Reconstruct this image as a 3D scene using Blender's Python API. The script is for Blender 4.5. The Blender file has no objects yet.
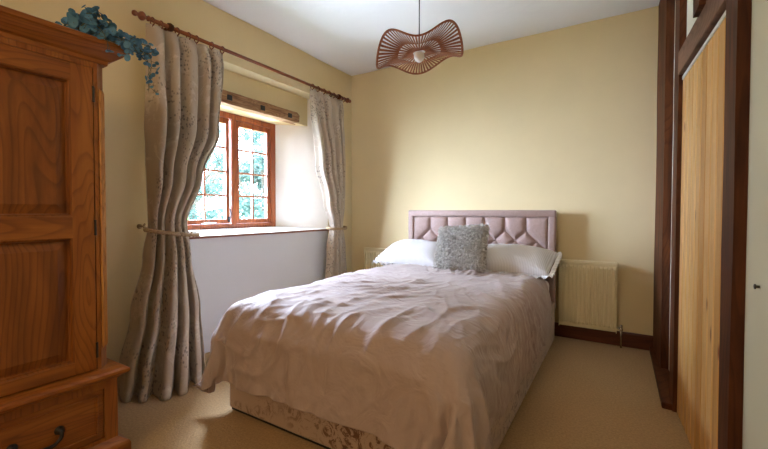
import bpy, bmesh, math, random
from mathutils import Vector, Matrix, noise
R = random.Random(7)
C = bpy.context.scene.collection
PI = math.pi

# ------------------------------------------------------------------ helpers
def tag(o, label=None, cat=None, group=None, kind=None):
    if label: o['label'] = label
    if cat: o['category'] = cat
    if group: o['group'] = group
    if kind: o['kind'] = kind
    return o

def thing(name, label, cat, loc=(0, 0, 0), group=None):
    o = bpy.data.objects.new(name, None)
    o.empty_display_size = .1
    C.objects.link(o)
    o.location = loc
    return tag(o, label, cat, group)

def root_loc(p):
    v = Vector((0, 0, 0))
    while p is not None:
        v += Vector(p.location); p = p.parent
    return v

def obj(name, bm, mat, parent=None, smooth=False, label=None, normals=True):
    """link a bmesh given in world coordinates as ONE object below parent"""
    off = root_loc(parent)
    if off.length > 0:
        bmesh.ops.translate(bm, verts=bm.verts, vec=-off)
    if normals:
        bmesh.ops.recalc_face_normals(bm, faces=bm.faces)
    me = bpy.data.meshes.new(name)
    bm.to_mesh(me); bm.free()
    for m in (mat if isinstance(mat, (list, tuple)) else [mat]):
        me.materials.append(m)
    if smooth:
        for p in me.polygons: p.use_smooth = True
    o = bpy.data.objects.new(name, me)
    C.objects.link(o)
    if parent: o.parent = parent
    if label: o['label'] = label
    return o

def struct(name, bm, mat, parent=None, smooth=False):
    o = obj(name, bm, mat, parent, smooth)
    if parent is None: o['kind'] = 'structure'
    return o

def NB(): return bmesh.new()

def box(bm, x0, x1, y0, y1, z0, z1, bev=0, seg=2):
    vs = [bm.verts.new((x, y, z)) for x in (x0, x1) for y in (y0, y1) for z in (z0, z1)]
    F = [(0,1,3,2),(4,6,7,5),(0,4,5,1),(2,3,7,6),(0,2,6,4),(1,5,7,3)]
    fs = [bm.faces.new([vs[i] for i in f]) for f in F]
    if bev:
        es = list({e for f in fs for e in f.edges})
        bmesh.ops.bevel(bm, geom=es, offset=bev, segments=seg, affect='EDGES', profile=.5)
    return vs

def prism(bm, pts, z0, z1, bev=0, axis='z'):
    """polygon extruded along z (or along y / x with pts given in the other two axes)"""
    def P(a, b, c):
        return {'z': (a, b, c), 'y': (a, c, b), 'x': (c, a, b)}[axis]
    lo = [bm.verts.new(P(a, b, z0)) for a, b in pts]
    hi = [bm.verts.new(P(a, b, z1)) for a, b in pts]
    n = len(pts)
    fs = [bm.faces.new(lo[::-1]), bm.faces.new(hi)]
    for i in range(n):
        fs.append(bm.faces.new((lo[i], lo[(i+1) % n], hi[(i+1) % n], hi[i])))
    if bev:
        es = list({e for f in fs for e in f.edges})
        bmesh.ops.bevel(bm, geom=es, offset=bev, segments=2, affect='EDGES', profile=.5)
    return lo, hi

def tube(bm, pts, r, n=8, caps=True):
    pts = [Vector(p) for p in pts]
    rs = r if isinstance(r, (list, tuple)) else [r]*len(pts)
    rings = []
    up = Vector((0, 0, 1))
    prev = None
    for i, p in enumerate(pts):
        d = (pts[min(i+1, len(pts)-1)] - pts[max(i-1, 0)])
        d = d.normalized() if d.length > 1e-9 else Vector((0, 0, 1))
        if prev is None:
            a = up if abs(d.z) < .9 else Vector((1, 0, 0))
            u = d.cross(a).normalized()
        else:
            u = prev - d*prev.dot(d)
            u = u.normalized() if u.length > 1e-6 else d.orthogonal().normalized()
        prev = u
        w = d.cross(u)
        rings.append([bm.verts.new(p + (u*math.cos(t) + w*math.sin(t))*rs[i])
                      for t in [2*PI*k/n for k in range(n)]])
    for a, b in zip(rings, rings[1:]):
        for k in range(n):
            bm.faces.new((a[k], a[(k+1) % n], b[(k+1) % n], b[k]))
    if caps:
        bm.faces.new(rings[0][::-1]); bm.faces.new(rings[-1])
    return rings

def lathe(bm, c, axis, prof, n=20):
    """profile [(t, r)] turned about axis through c"""
    c = Vector(c); d = Vector(axis).normalized()
    return tube(bm, [c + d*t for t, r in prof], [max(r, 1e-4) for t, r in prof], n)

def torus(bm, c, axis, R_, r, n=20, m=8):
    c = Vector(c); d = Vector(axis).normalized(); u = d.orthogonal().normalized(); w = d.cross(u)
    vs = []
    for i in range(n):
        a = 2*PI*i/n; e = u*math.cos(a) + w*math.sin(a)
        vs.append([bm.verts.new(c + e*(R_ + r*math.cos(b)) + d*r*math.sin(b)) for b in [2*PI*k/m for k in range(m)]])
    for i in range(n):
        for k in range(m):
            bm.faces.new((vs[i][k], vs[(i+1) % n][k], vs[(i+1) % n][(k+1) % m], vs[i][(k+1) % m]))

def grid(bm, nu, nv, f, flip=False):
    vs = [[bm.verts.new(f(i/nu, j/nv)) for j in range(nv+1)] for i in range(nu+1)]
    for i in range(nu):
        for j in range(nv):
            q = (vs[i][j], vs[i+1][j], vs[i+1][j+1], vs[i][j+1])
            bm.faces.new(q[::-1] if flip else q)
    return vs

def ss(a, b, x):
    t = min(1, max(0, (x-a)/(b-a))); return t*t*(3-2*t)
def lerp(a, b, t): return a + (b-a)*t

# ------------------------------------------------------------------ materials
def nodes(name, rough=.8, spec=.3):
    m = bpy.data.materials.new(name); m.use_nodes = True
    nt = m.node_tree; b = nt.nodes['Principled BSDF']
    b.inputs['Roughness'].default_value = rough
    b.inputs['Specular IOR Level'].default_value = spec
    return m, nt, b

def N(nt, t, **k):
    n = nt.nodes.new(t)
    for a, v in k.items():
        if a in n.inputs: n.inputs[a].default_value = v
        else: setattr(n, a, v)
    return n

def coords(nt, scale=(1, 1, 1), rot=(0, 0, 0)):
    g = N(nt, 'ShaderNodeNewGeometry'); mp = N(nt, 'ShaderNodeMapping')
    mp.inputs['Scale'].default_value = scale; mp.inputs['Rotation'].default_value = rot
    tc = N(nt, 'ShaderNodeTexCoord')
    nt.links.new(tc.outputs['Object'], mp.inputs['Vector'])
    nt.nodes.remove(g)
    return mp.outputs['Vector']

def ramp(nt, fac, stops):
    r = N(nt, 'ShaderNodeValToRGB')
    while len(r.color_ramp.elements) < len(stops): r.color_ramp.elements.new(.5)
    for e, (p, c) in zip(r.color_ramp.elements, stops):
        e.position = p; e.color = (*c, 1)
    nt.links.new(fac, r.inputs['Fac'])
    return r.outputs['Color']

def mix(nt, fac, a, b, mode='MIX'):
    m = N(nt, 'ShaderNodeMix', data_type='RGBA', blend_type=mode)
    for s, v in ((m.inputs[0], fac), (m.inputs[6], a), (m.inputs[7], b)):
        if hasattr(v, 'is_linked') or hasattr(v, 'links'): nt.links.new(v, s)
        elif isinstance(v, (int, float)): s.default_value = v
        else: s.default_value = (*v, 1)
    return m.outputs[2]

def bump(nt, b, h, strength=.3, dist=.01, prev=None):
    n = N(nt, 'ShaderNodeBump'); n.inputs['Strength'].default_value = strength
    n.inputs['Distance'].default_value = dist
    nt.links.new(h, n.inputs['Height'])
    if prev is not None: nt.links.new(prev, n.inputs['Normal'])
    nt.links.new(n.outputs['Normal'], b.inputs['Normal'])
    return n.outputs['Normal']

def noise_t(nt, vec, scale, detail=4, rough=.55, dist=0):
    n = N(nt, 'ShaderNodeTexNoise'); n.inputs['Scale'].default_value = scale
    n.inputs['Detail'].default_value = detail; n.inputs['Roughness'].default_value = rough
    n.inputs['Distortion'].default_value = dist
    nt.links.new(vec, n.inputs['Vector'])
    return n.outputs['Fac']

def plain(name, col, rough=.8, spec=.3, metal=0, bscale=0, bstr=.2, bdist=.003, var=0):
    m, nt, b = nodes(name, rough, spec)
    b.inputs['Metallic'].default_value = metal
    v = coords(nt)
    if var:
        f = noise_t(nt, v, 3, 5)
        c = ramp(nt, f, [(.3, tuple(x*(1-var) for x in col)), (.7, tuple(min(1, x*(1+var)) for x in col))])
        nt.links.new(c, b.inputs['Base Color'])
    else: b.inputs['Base Color'].default_value = (*col, 1)
    if bscale: bump(nt, b, noise_t(nt, v, bscale, 5), bstr, bdist)
    return m

def wood(name, dark, mid, light, axis='z', rough=.45, spec=.4, scale=14, stretch=.08, knots=False, bstr=.15, grain=.55):
    m, nt, b = nodes(name, rough, spec)
    s = {'x': (stretch, 1, 1), 'y': (1, stretch, 1), 'z': (1, 1, stretch)}[axis]
    v = coords(nt, s)
    a = noise_t(nt, v, scale, 8, .6, 1.2)
    w = noise_t(nt, v, scale*4, 6, .6)
    c = ramp(nt, a, [(.36, dark), (.5, mid), (.64, light)])
    c = mix(nt, .35, c, ramp(nt, w, [(.35, dark), (.65, light)]), 'MIX')
    # contour grain
    g0 = noise_t(nt, coords(nt, {'x': (stretch*1.6, 1, 1), 'y': (1, stretch*1.6, 1), 'z': (1, 1, stretch*1.6)}[axis]), scale*.45, 2, .4, .3)
    mu = N(nt, 'ShaderNodeMath', operation='MULTIPLY'); mu.inputs[1].default_value = 38; nt.links.new(g0, mu.inputs[0])
    fr_ = N(nt, 'ShaderNodeMath', operation='FRACT'); nt.links.new(mu.outputs[0], fr_.inputs[0])
    c = mix(nt, grain, c, mix(nt, 1.0, c, ramp(nt, fr_.outputs[0], [(0, (.45, .38, .32)), (.35, (1, 1, 1)), (.9, (1.0, 1.0, 1.0)), (1, (.45, .38, .32))]), 'MULTIPLY'))
    if knots:
        vk = coords(nt, {'x': (.5, 1.4, 1.4), 'y': (1.4, .5, 1.4), 'z': (1.4, 1.4, .5)}[axis])
        vo = N(nt, 'ShaderNodeTexVoronoi'); vo.inputs['Scale'].default_value = 5
        nt.links.new(vk, vo.inputs['Vector'])
        k = ramp(nt, vo.outputs['Distance'], [(.035, (1, 1, 1)), (.09, (0, 0, 0))])
        c = mix(nt, k, c, tuple(x*.45 for x in dark))
    nt.links.new(c, b.inputs['Base Color'])
    bump(nt, b, w, bstr, .002)
    return m

M = {}
M['wall'] = plain('cream_plaster', (.77, .64, .375), .9, .2, bscale=9, bstr=.25, bdist=.006, var=.02)
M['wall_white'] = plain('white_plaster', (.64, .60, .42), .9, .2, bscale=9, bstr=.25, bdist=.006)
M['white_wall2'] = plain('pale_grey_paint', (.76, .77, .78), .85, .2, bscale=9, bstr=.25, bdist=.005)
M['daylit_limewash'] = plain('daylit_limewash_reveal', (.82, .76, .66), .9, .2, bscale=7, bstr=.4, bdist=.01, var=.03)  # limewash, whitened further so the colour stands in for cool window light
M['infill'] = plain('pale_plaster', (.72, .69, .55), .9, .2, bscale=12, bstr=.3, bdist=.006)
M['ceiling'] = plain('ceiling_paint', (.86, .86, .86), .9, .2, bscale=3.5, bstr=.5, bdist=.02)
M['oak'] = wood('honey_oak', (.20, .058, .008), (.30, .095, .013), (.39, .14, .022), 'z', .38, .45, 9, .10)
M['oak_h'] = wood('honey_oak_rail', (.20, .058, .008), (.30, .095, .013), (.39, .14, .022), 'y', .38, .45, 9, .10)
M['oak_d'] = wood('oak_panel', (.15, .042, .006), (.24, .075, .011), (.34, .12, .02), 'z', .38, .45, 6, .12)
M['oak_end'] = wood('pale_oak_moulding', (.50, .20, .045), (.60, .27, .07), (.68, .34, .10), 'z', .4, .4, 9, .1)
M['dark'] = wood('dark_stained_timber', (.035, .010, .004), (.085, .024, .007), (.15, .048, .014), 'z', .62, .22, 7, .12, bstr=.5)
M['dark_h'] = wood('dark_stained_timber_rail', (.035, .010, .004), (.085, .024, .007), (.15, .048, .014), 'y', .62, .22, 7, .12, bstr=.5)
M['brown_h'] = wood('weathered_brown_lintel', (.12, .055, .03), (.19, .095, .055), (.25, .13, .08), 'y', .6, .35, 7, .12, bstr=.5)
M['skirt'] = wood('dark_skirting', (.06, .014, .006), (.11, .025, .010), (.16, .04, .015), 'x', .35, .5, 6, .1)
M['beam'] = wood('old_beam_wood', (.19, .085, .038), (.36, .19, .09), (.54, .35, .19), 'y', .75, .25, 16, .12, bstr=.9)
M['winwood'] = wood('red_brown_joinery', (.22, .045, .012), (.36, .085, .022), (.48, .13, .035), 'z', .35, .5, 8, .1)
M['rod'] = wood('stained_pole_wood', (.13, .032, .010), (.25, .062, .018), (.36, .10, .03), 'y', .28, .6, 12, .1)
M['black'] = plain('black_iron', (.012, .011, .010), .45, .5)
M['white'] = plain('white_gloss_paint', (.82, .82, .80), .4, .4)
M['rad'] = plain('cream_enamel', (.80, .70, .44), .38, .45)
M['chrome'] = plain('chrome', (.6, .58, .55), .25, .5, metal=1)
M['glass_bulb'] = plain('opal_bulb_glass', (.93, .93, .93), .2, .5)
M['rattan'] = wood('rattan_strip', (.18, .055, .020), (.31, .10, .040), (.42, .16, .068), 'x', .6, .3, 30, .4)
M['rope'] = plain('gold_cord', (.42, .30, .17), .7, .3, bscale=160, bstr=.8, bdist=.003, var=.2)
M['stem'] = plain('eucalyptus_stem', (.10, .13, .10), .7, .3)

def pine_mat():
    m, nt, b = nodes('pine_boards', .45, .35)
    v = coords(nt, (1, 1, .06))
    a = noise_t(nt, v, 24, 8, .6, .8)
    c = ramp(nt, a, [(.25, (.62, .33, .10)), (.5, (.76, .46, .17)), (.78, (.86, .58, .26))])
    # each board its own tone
    v2 = coords(nt, (0, 1/.0849, 0)); v2.node.inputs['Location'].default_value = (0, -1.757/.0849, 0)
    wn = N(nt, 'ShaderNodeTexWhiteNoise', noise_dimensions='1D')
    sx = N(nt, 'ShaderNodeSeparateXYZ'); nt.links.new(v2, sx.inputs[0])
    fl = N(nt, 'ShaderNodeMath', operation='FLOOR'); nt.links.new(sx.outputs['Y'], fl.inputs[0])
    nt.links.new(fl.outputs[0], wn.inputs['W'])
    t = ramp(nt, wn.outputs['Value'], [(0, (.76, .64, .50)), (1, (1, 1, 1))])
    c = mix(nt, 1.0, c, t, 'MULTIPLY')
    vk = coords(nt, (1, 1.3, .5))
    vo = N(nt, 'ShaderNodeTexVoronoi'); vo.inputs['Scale'].default_value = 6
    nt.links.new(vk, vo.inputs['Vector'])
    k = ramp(nt, vo.outputs['Distance'], [(.04, (1, 1, 1)), (.12, (0, 0, 0))])
    c = mix(nt, k, c, (.28, .10, .03))
    nt.links.new(c, b.inputs['Base Color'])
    bump(nt, b, a, .12, .002)
    return m
M['pine'] = pine_mat()

def carpet_mat():
    m, nt, b = nodes('beige_carpet', .95, .1)
    v = coords(nt)
    f = noise_t(nt, v, 90, 3, .7)
    g = noise_t(nt, v, 2.2, 3, .5)
    c = ramp(nt, f, [(.3, (.29, .18, .078)), (.7, (.52, .345, .165))])
    c = mix(nt, .25, c, ramp(nt, g, [(.3, (.38, .245, .115)), (.7, (.50, .33, .165))]))
    nt.links.new(c, b.inputs['Base Color'])
    b.inputs['Sheen Weight'].default_value = .2
    bump(nt, b, f, .5, .006)
    return m
M['carpet'] = carpet_mat()

def curtain_mat(name):
    m, nt, b = nodes(name, .62, .35)
    v = coords(nt)
    uv = N(nt, 'ShaderNodeUVMap').outputs['UV']
    mp = N(nt, 'ShaderNodeMapping'); mp.inputs['Scale'].default_value = (1, 1, 1); nt.links.new(uv, mp.inputs['Vector'])
    uvv = mp.outputs['Vector']
    base = (.50, .415, .315)
    # leafy motifs: clusters of little dark flecks inside large soft patches
    patch = noise_t(nt, uvv, 3.0, 2, .5, .3)
    pm = ramp(nt, patch, [(.50, (0, 0, 0)), (.56, (1, 1, 1))])
    vo = N(nt, 'ShaderNodeTexVoronoi'); vo.inputs['Scale'].default_value = 42
    nt.links.new(uvv, vo.inputs['Vector'])
    fl = ramp(nt, vo.outputs['Distance'], [(.25, (1, 1, 1)), (.42, (0, 0, 0))])
    k = mix(nt, 1.0, pm, fl, 'MULTIPLY')
    patch2 = noise_t(nt, uvv, 4.5, 6, .7, 1.5)
    pm2 = ramp(nt, patch2, [(.54, (0, 0, 0)), (.60, (1, 1, 1))])
    c = mix(nt, pm2, base, (.60, .52, .42))
    c = mix(nt, k, c, (.235, .20, .17))
    weave = noise_t(nt, v, 500, 2)
    nt.links.new(c, b.inputs['Base Color'])
    bump(nt, b, weave, .25, .001)
    b.inputs['Sheen Weight'].default_value = .15
    return m
M['curtain'] = curtain_mat('printed_curtain_cloth')

def duvet_mat():
    m, nt, b = nodes('dusky_pink_cotton', .62, .3)
    v = coords(nt)
    b.inputs['Base Color'].default_value = (.45, .355, .325, 1)
    b.inputs['Sheen Weight'].default_value = .25
    b.inputs['Sheen Roughness'].default_value = .4
    w = N(nt, 'ShaderNodeTexWave', wave_type='BANDS', bands_direction='X')
    w.inputs['Scale'].default_value = 22; w.inputs['Distortion'].default_value = .3
    nt.links.new(v, w.inputs['Vector'])
    n1 = bump(nt, b, w.outputs['Fac'], .05, .002)
    # crumple creases
    mp = coords(nt, (1.0, 1.6, 1.0), (0, 0, .5))
    a = noise_t(nt, mp, 5.5, 3, .5, 1.8)
    n2 = bump(nt, b, a, .7, .018, n1)
    a2 = noise_t(nt, mp, 18, 3, .5, 1.2)
    bump(nt, b, a2, .30, .006, n2)
    return m
M['duvet'] = duvet_mat()

def velvet_mat(name, c1, c2, blotch=True):
    m, nt, b = nodes(name, .55, .3)
    b.inputs['Sheen Weight'].default_value = .5
    b.inputs['Sheen Roughness'].default_value = .35
    v = coords(nt)
    f = noise_t(nt, v, 14, 8, .75, 2.2)
    if blotch:
        g = noise_t(nt, coords(nt, (.6, .6, 1.4)), 4.5, 2, .5)
        gm = ramp(nt, g, [(.42, (0, 0, 0)), (.58, (1, 1, 1))])
        k = mix(nt, 1.0, gm, ramp(nt, f, [(.50, (0, 0, 0)), (.56, (1, 1, 1))]), 'MULTIPLY')
        c = mix(nt, k, c1, c2)
    else:
        c = ramp(nt, f, [(.35, c2), (.65, c1)])
    nt.links.new(c, b.inputs['Base Color'])
    bump(nt, b, f, .2, .003)
    return m
M['divan'] = velvet_mat('crushed_velvet_base', (.46, .345, .27), (.15, .075, .045))
M['headboard'] = velvet_mat('mink_velvet', (.41, .285, .245), (.33, .225, .19), False)

def pillow_mat():
    m, nt, b = nodes('striped_white_cotton', .7, .2)
    v = coords(nt)
    w = N(nt, 'ShaderNodeTexWave', wave_type='BANDS', bands_direction='X')
    w.inputs['Scale'].default_value = 26; w.inputs['Distortion'].default_value = .15
    nt.links.new(v, w.inputs['Vector'])
    c = ramp(nt, w.outputs['Fac'], [(.2, (.66, .64, .64)), (.7, (.80, .79, .80))])
    nt.links.new(c, b.inputs['Base Color'])
    n1 = bump(nt, b, w.outputs['Fac'], .35, .003)
    bump(nt, b, noise_t(nt, v, 9, 3, .5, .8), .4, .012, n1)
    return m
M['pillow'] = pillow_mat()
M['frill'] = plain('white_lace_cotton', (.80, .79, .80), .75, .2, bscale=60, bstr=.4, bdist=.004)
def fur_mat():
    m, nt, b = nodes('grey_faux_fur', .8, .2)
    f = noise_t(nt, coords(nt), 55, 3, .6)
    nt.links.new(ramp(nt, f, [(.36, (.50, .47, .43)), (.62, (.90, .88, .84))]), b.inputs['Base Color'])
    return m
M['fur'] = fur_mat()
M['furbase'] = plain('grey_cushion_cloth', (.60, .57, .53), .9, .1, bscale=60, bstr=.6, bdist=.006, var=.15)

def leaf_mat(name, a, c_, tr=.15):
    m, nt, b = nodes(name, .55, .3)
    v = coords(nt)
    nt.links.new(ramp(nt, noise_t(nt, v, 16, 3), [(.35, a), (.65, c_)]), b.inputs['Base Color'])
    if tr:
        t = N(nt, 'ShaderNodeBsdfTranslucent'); t.inputs['Color'].default_value = (*c_, 1)
        ms = N(nt, 'ShaderNodeMixShader'); ms.inputs[0].default_value = tr
        out = nt.nodes['Material Output']
        nt.links.new(b.outputs[0], ms.inputs[1]); nt.links.new(t.outputs[0], ms.inputs[2])
        nt.links.new(ms.outputs[0], out.inputs['Surface'])
    return m
M['euca'] = leaf_mat('teal_eucalyptus_leaf', (.035, .13, .25), (.12, .30, .47), .1)
M['tree'] = leaf_mat('tree_leaf', (.055, .10, .095), (.13, .215, .19), .2)
M['bush'] = leaf_mat('shrub_leaf', (.10, .24, .08), (.28, .46, .18), .35)
M['bark'] = plain('tree_bark', (.12, .10, .08), .9, .1, bscale=20, bstr=.8, bdist=.02, var=.2)
M['grass'] = plain('lawn_green', (.14, .25, .09), .95, .1, bscale=30, bstr=.5, bdist=.02, var=.2)

def glass_mat():
    m, nt, b = nodes('window_glass', 0, .5)
    g = N(nt, 'ShaderNodeBsdfGlass'); g.inputs['Roughness'].default_value = 0; g.inputs['IOR'].default_value = 1.0
    tr = N(nt, 'ShaderNodeBsdfTransparent'); tr.inputs['Color'].default_value = (.97, .99, 1, 1)
    gl = N(nt, 'ShaderNodeBsdfGlossy'); gl.inputs['Roughness'].default_value = .02
    ms = N(nt, 'ShaderNodeMixShader'); ms.inputs[0].default_value = .05
    nt.links.new(tr.outputs[0], ms.inputs[1]); nt.links.new(gl.outputs[0], ms.inputs[2])
    nt.links.new(ms.outputs[0], nt.nodes['Material Output'].inputs['Surface'])
    nt.nodes.remove(g)
    return m
M['glass'] = glass_mat()

# ------------------------------------------------------------------ room numbers (metres)
CX, CZ = 2.7206, 1.1
D, H = 3.687, 2.706
YB = -1.9                         # wall behind the camera
def wx(y): return 3.115 - .05*y   # room face of the timber partition on the right

# floor
bm = NB(); box(bm, -.5, 3.6, YB-.2, D+.2, -.1, 0); struct('floor', bm, M['carpet'])
bm = NB()
grid(bm, 60, 80, lambda u, v: (lerp(-.5, 3.6, u), lerp(YB-.2, D+.2, v), H + .006*noise.noise(Vector((u*5, v*7, 0))) + .004*noise.noise(Vector((u*14, v*18, 3)))), True)
box(bm, -.5, 3.6, YB-.2, D+.2, H+.03, H+.15)
struct('ceiling', bm, M['ceiling'], smooth=False)

# left wall with the deep splayed window recess
bm = NB()
SB, ST = .90, 2.31
box(bm, -.5, 0, YB-.2, D+.2, 0, SB)
box(bm, -.5, 0, YB-.2, D+.2, ST, H+.03)
prism(bm, [(0, 3.25), (0, D+.2), (-.5, D+.2), (-.5, 2.85), (-.38, 2.85)], SB, ST)
prism(bm, [(0, 1.40), (-.38, 1.75), (-.5, 1.75), (-.5, YB-.2), (0, YB-.2)], SB, ST)
prism(bm, [(-.5, 1.66), (-.15, 1.50), (-.15, 3.12), (-.5, 2.9)], 2.018, ST+.001)
bm.normal_update()
for fc in bm.faces:
    if abs(fc.normal.y) > .1 and abs(fc.normal.x) > .1 and fc.calc_center_median().z < 2.2 and fc.calc_center_median().x > -.4:
        fc.material_index = 1
struct('wall_left', bm, [M['wall'], M['daylit_limewash']])

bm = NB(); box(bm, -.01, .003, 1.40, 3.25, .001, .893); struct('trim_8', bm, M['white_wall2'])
# back wall
bm = NB(); box(bm, 0, 3.4, D, D+.2, 0, H+.03); struct('wall_back', bm, M['wall'])
# wall behind the photographer
bm = NB()
box(bm, 0, 3.4, YB-.2, YB, 0, H+.03)
struct('wall_rear', bm, M['wall'])
# right wall: near plaster, infill beyond the door and above it
bm = NB()
prism(bm, [(3.068, 1.66), (3.068, YB-.2), (3.35, YB-.2), (3.35, 1.66)], 0, H+.03)
struct('wall_right', bm, M['wall_white'])
bm = NB()
prism(bm, [(3.02, D), (3.02, 2.66), (3.2, 2.66), (3.2, D)], 0, H+.03)
prism(bm, [(3.014, 2.66), (3.055, 1.70), (3.2, 1.70), (3.2, 2.66)], 1.90, H+.03)
prism(bm, [(3.12, 2.66), (3.14, 1.70), (3.3, 1.70), (3.3, 2.66)], 0, 1.90)
struct('wall_partition', bm, M['infill'])

# timber framing of the partition
def post(name, x0, y0, x1, y1, dx, z0, z1, mat, jit=.004):
    """upright with room face from (x0,y0) to (x1,y1) and thickness dx"""
    bm = NB(); n = 14
    rings = []
    for i in range(n+1):
        z = lerp(z0, z1, i/n)
        def j(k): return jit*noise.noise(Vector((k*3.1, z*1.7, y0)))
        rings.append([bm.verts.new((x0+j(1), y0+j(2), z)), bm.verts.new((x1+j(3), y1+j(4), z)),
                      bm.verts.new((x1+dx, y1+j(4), z)), bm.verts.new((x0+dx, y0+j(2), z))])
    for a, b in zip(rings, rings[1:]):
        for k in range(4): bm.faces.new((a[k], a[(k+1) % 4], b[(k+1) % 4], b[k]))
    bm.faces.new(rings[0]); bm.faces.new(rings[-1])
    return struct(name, bm, mat)
post('trim_1', 2.963, D-.002, 2.975, 3.20, .09, 0, H, M['dark'])
post('trim_2', wx(2.73), 2.73, wx(2.61), 2.61, .12, 0, H, M['dark'])
post('trim_3', 2.984, 2.155, 2.988, 2.03, .10, 1.95, H, M['dark'])
post('trim_4', wx(1.755), 1.755, wx(1.64), 1.64, .12, 0, H, M['dark'])
bm = NB()
prism(bm, [(wx(2.61)-.002, 2.612), (wx(1.755)-.002, 1.753), (3.2, 1.753), (3.2, 2.612)], 1.84, 1.962, .004)
struct('trim_5', bm, M['brown_h'])
bm = NB()
prism(bm, [(2.938, D-.02), (2.938, 2.62), (3.05, 2.608), (3.05, D-.02)], 0, .035, .006)
struct('trim_6', bm, M['dark_h'])

# pine door
bm = NB()
y0, y1 = 1.757, 2.606
n = 10; w = (y1-y0)/n
for i in range(n):
    a, b_ = y0+i*w+.002, y0+(i+1)*w-.002
    lo, hi = prism(bm, [(wx(a)+.018, a), (wx(b_)+.018, b_), (wx(b_)+.055, b_), (wx(a)+.055, a)], .008, 1.808)
    es = [e for e in bm.edges if (e.verts[0].co - e.verts[1].co).length > 1 and min(v.co.x for v in e.verts) < wx(a)+.02 and min(v.co.y for v in e.verts) > a-.001 and max(v.co.y for v in e.verts) < b_+.001]
    bmesh.ops.bevel(bm, geom=es, offset=.008, segments=1, affect='EDGES')
dr = struct('door_1', bm, M['pine'])
bm = NB()
prism(bm, [(wx(y1)+.016, y1), (wx(y0)+.016, y0), (wx(y0)+.06, y0), (wx(y1)+.06, y1)], 1.811, 1.829)
lb = NB(); prism(lb, [(wx(y1)+.05, y1), (wx(y0)+.05, y0), (wx(y0)+.075, y0), (wx(y1)+.075, y1)], .01, 1.806)
obj('backing', lb, M['dark'], dr)
obj('top_stop', bm, M['white'], dr, label='pale strip above the boards')

# skirting
bm = NB()
prism(bm, [(D-.018, 0), (D, 0), (D, .118), (D-.008, .118), (D-.018, .106)], .001, 2.962, axis='x')
struct('baseboard_back', bm, M['skirt'])
# beam over the window
bm = NB()
n = 26
rings = []
for i in range(n+1):
    y = lerp(1.56, 2.955, i/n)
    a = lambda k: .005*noise.noise(Vector((k*5.3, y*9, 1)))
    e = .02 if i == n else 0
    rings.append([bm.verts.new((-.115+a(1)-e, y, 2.016+a(2)+e)), bm.verts.new((-.112+a(3)-e, y, 2.118+a(4)-e)),
                  bm.verts.new((-.2, y, 2.122)), bm.verts.new((-.2, y, 2.012))])
for p, q in zip(rings, rings[1:]):
    for k in range(4): bm.faces.new((p[k], p[(k+1) % 4], q[(k+1) % 4], q[k]))
bm.faces.new(rings[0]); bm.faces.new(rings[-1])
bmb = struct('trim_7', bm, M['beam'])
for y, z in ((2.10, 2.068), (2.455, 2.062), (2.80, 2.066)):
    bm = NB(); box(bm, -.120, -.105, y-.024, y+.024, z-.022, z+.022, .004)
    obj('peg_hole', bm, M['black'], bmb)

# ------------------------------------------------------------------ window
wn = bpy.data.objects.new('window_1', None); C.objects.link(wn); wn['kind'] = 'structure'
wn.location = (-.40, 2.3, .95)
FX0, FX1 = -.455, -.375
bm = NB()
box(bm, FX0, FX1, 1.75, 2.85, .935, .985, .004); box(bm, FX0, FX1, 1.75, 2.85, 1.965, 2.017, .004)
box(bm, FX0, FX1, 1.75, 1.80, .98, 1.97, .004); box(bm, FX0, FX1, 2.785, 2.85, .98, 1.97, .004)
box(bm, FX0, FX1, 2.315, 2.365, .98, 1.97, .004)
obj('window_frame', bm, M['winwood'], wn)
def casement(y0, y1, x, name):
    bm = NB(); s = .036; z0, z1 = .987, 1.963
    box(bm, x-.02, x+.022, y0, y0+s, z0, z1, .003); box(bm, x-.02, x+.022, y1-s, y1, z0, z1, .003)
    box(bm, x-.02, x+.022, y0+s, y1-s, z0, z0+.04, .003); box(bm, x-.02, x+.022, y0+s, y1-s, z1-.05, z1, .003)
    o = obj(name, bm, M['winwood'], wn)
    bm = NB()
    yc = (y0+y1)/2
    box(bm, x-.012, x+.014, yc-.008, yc+.008, z0+.04, z1-.05, .002)
    for k in (1, 2, 3):
        z = lerp(z0+.04, z1-.05, k/4); box(bm, x-.012, x+.012, y0+s, y1-s, z-.008, z+.008, .002)
    obj('glazing_bars', bm, M['winwood'], o)
    bm = NB(); box(bm, x-.003, x+.001, y0+s, y1-s, z0+.04, z1-.05)
    obj('pane', bm, M['glass'], o)
    return o
casement(2.368, 2.782, -.41, 'casement')
c2 = casement(1.803, 2.298, -.41, 'casement')
bm = NB(); tube(bm, [(-.385, 2.285, 1.02), (-.36, 2.285, 1.035), (-.355, 2.284, 1.09), (-.36, 2.282, 1.13)], .006)
box(bm, -.388, -.38, 2.275, 2.295, 1.0, 1.05, .002)
obj('catch', bm, M['black'], c2)
bm = NB(); box(bm, -.38, -.365, 2.0, 2.12, .987, .997, .002); tube(bm, [(-.365, 2.02, .997), (-.35, 2.07, 1.0), (-.355, 2.13, .998)], .005)
obj('casement_stay', bm, M['white'], wn)
bm = NB()
prism(bm, [(.012, 1.395), (.012, 3.262), (-.38, 2.85), (-.38, 1.75)], .901, .912)
for v in bm.verts:
    if v.co.z > .905: v.co.z = .913 + .03*(-(v.co.x-.012)/.39)
obj('window_sill', bm, M['white'], wn)
bm = NB(); box(bm, -.002, .016, 1.395, 3.27, .893, .909, .003)
obj('sill_edging', bm, M['rod'], wn)

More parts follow.
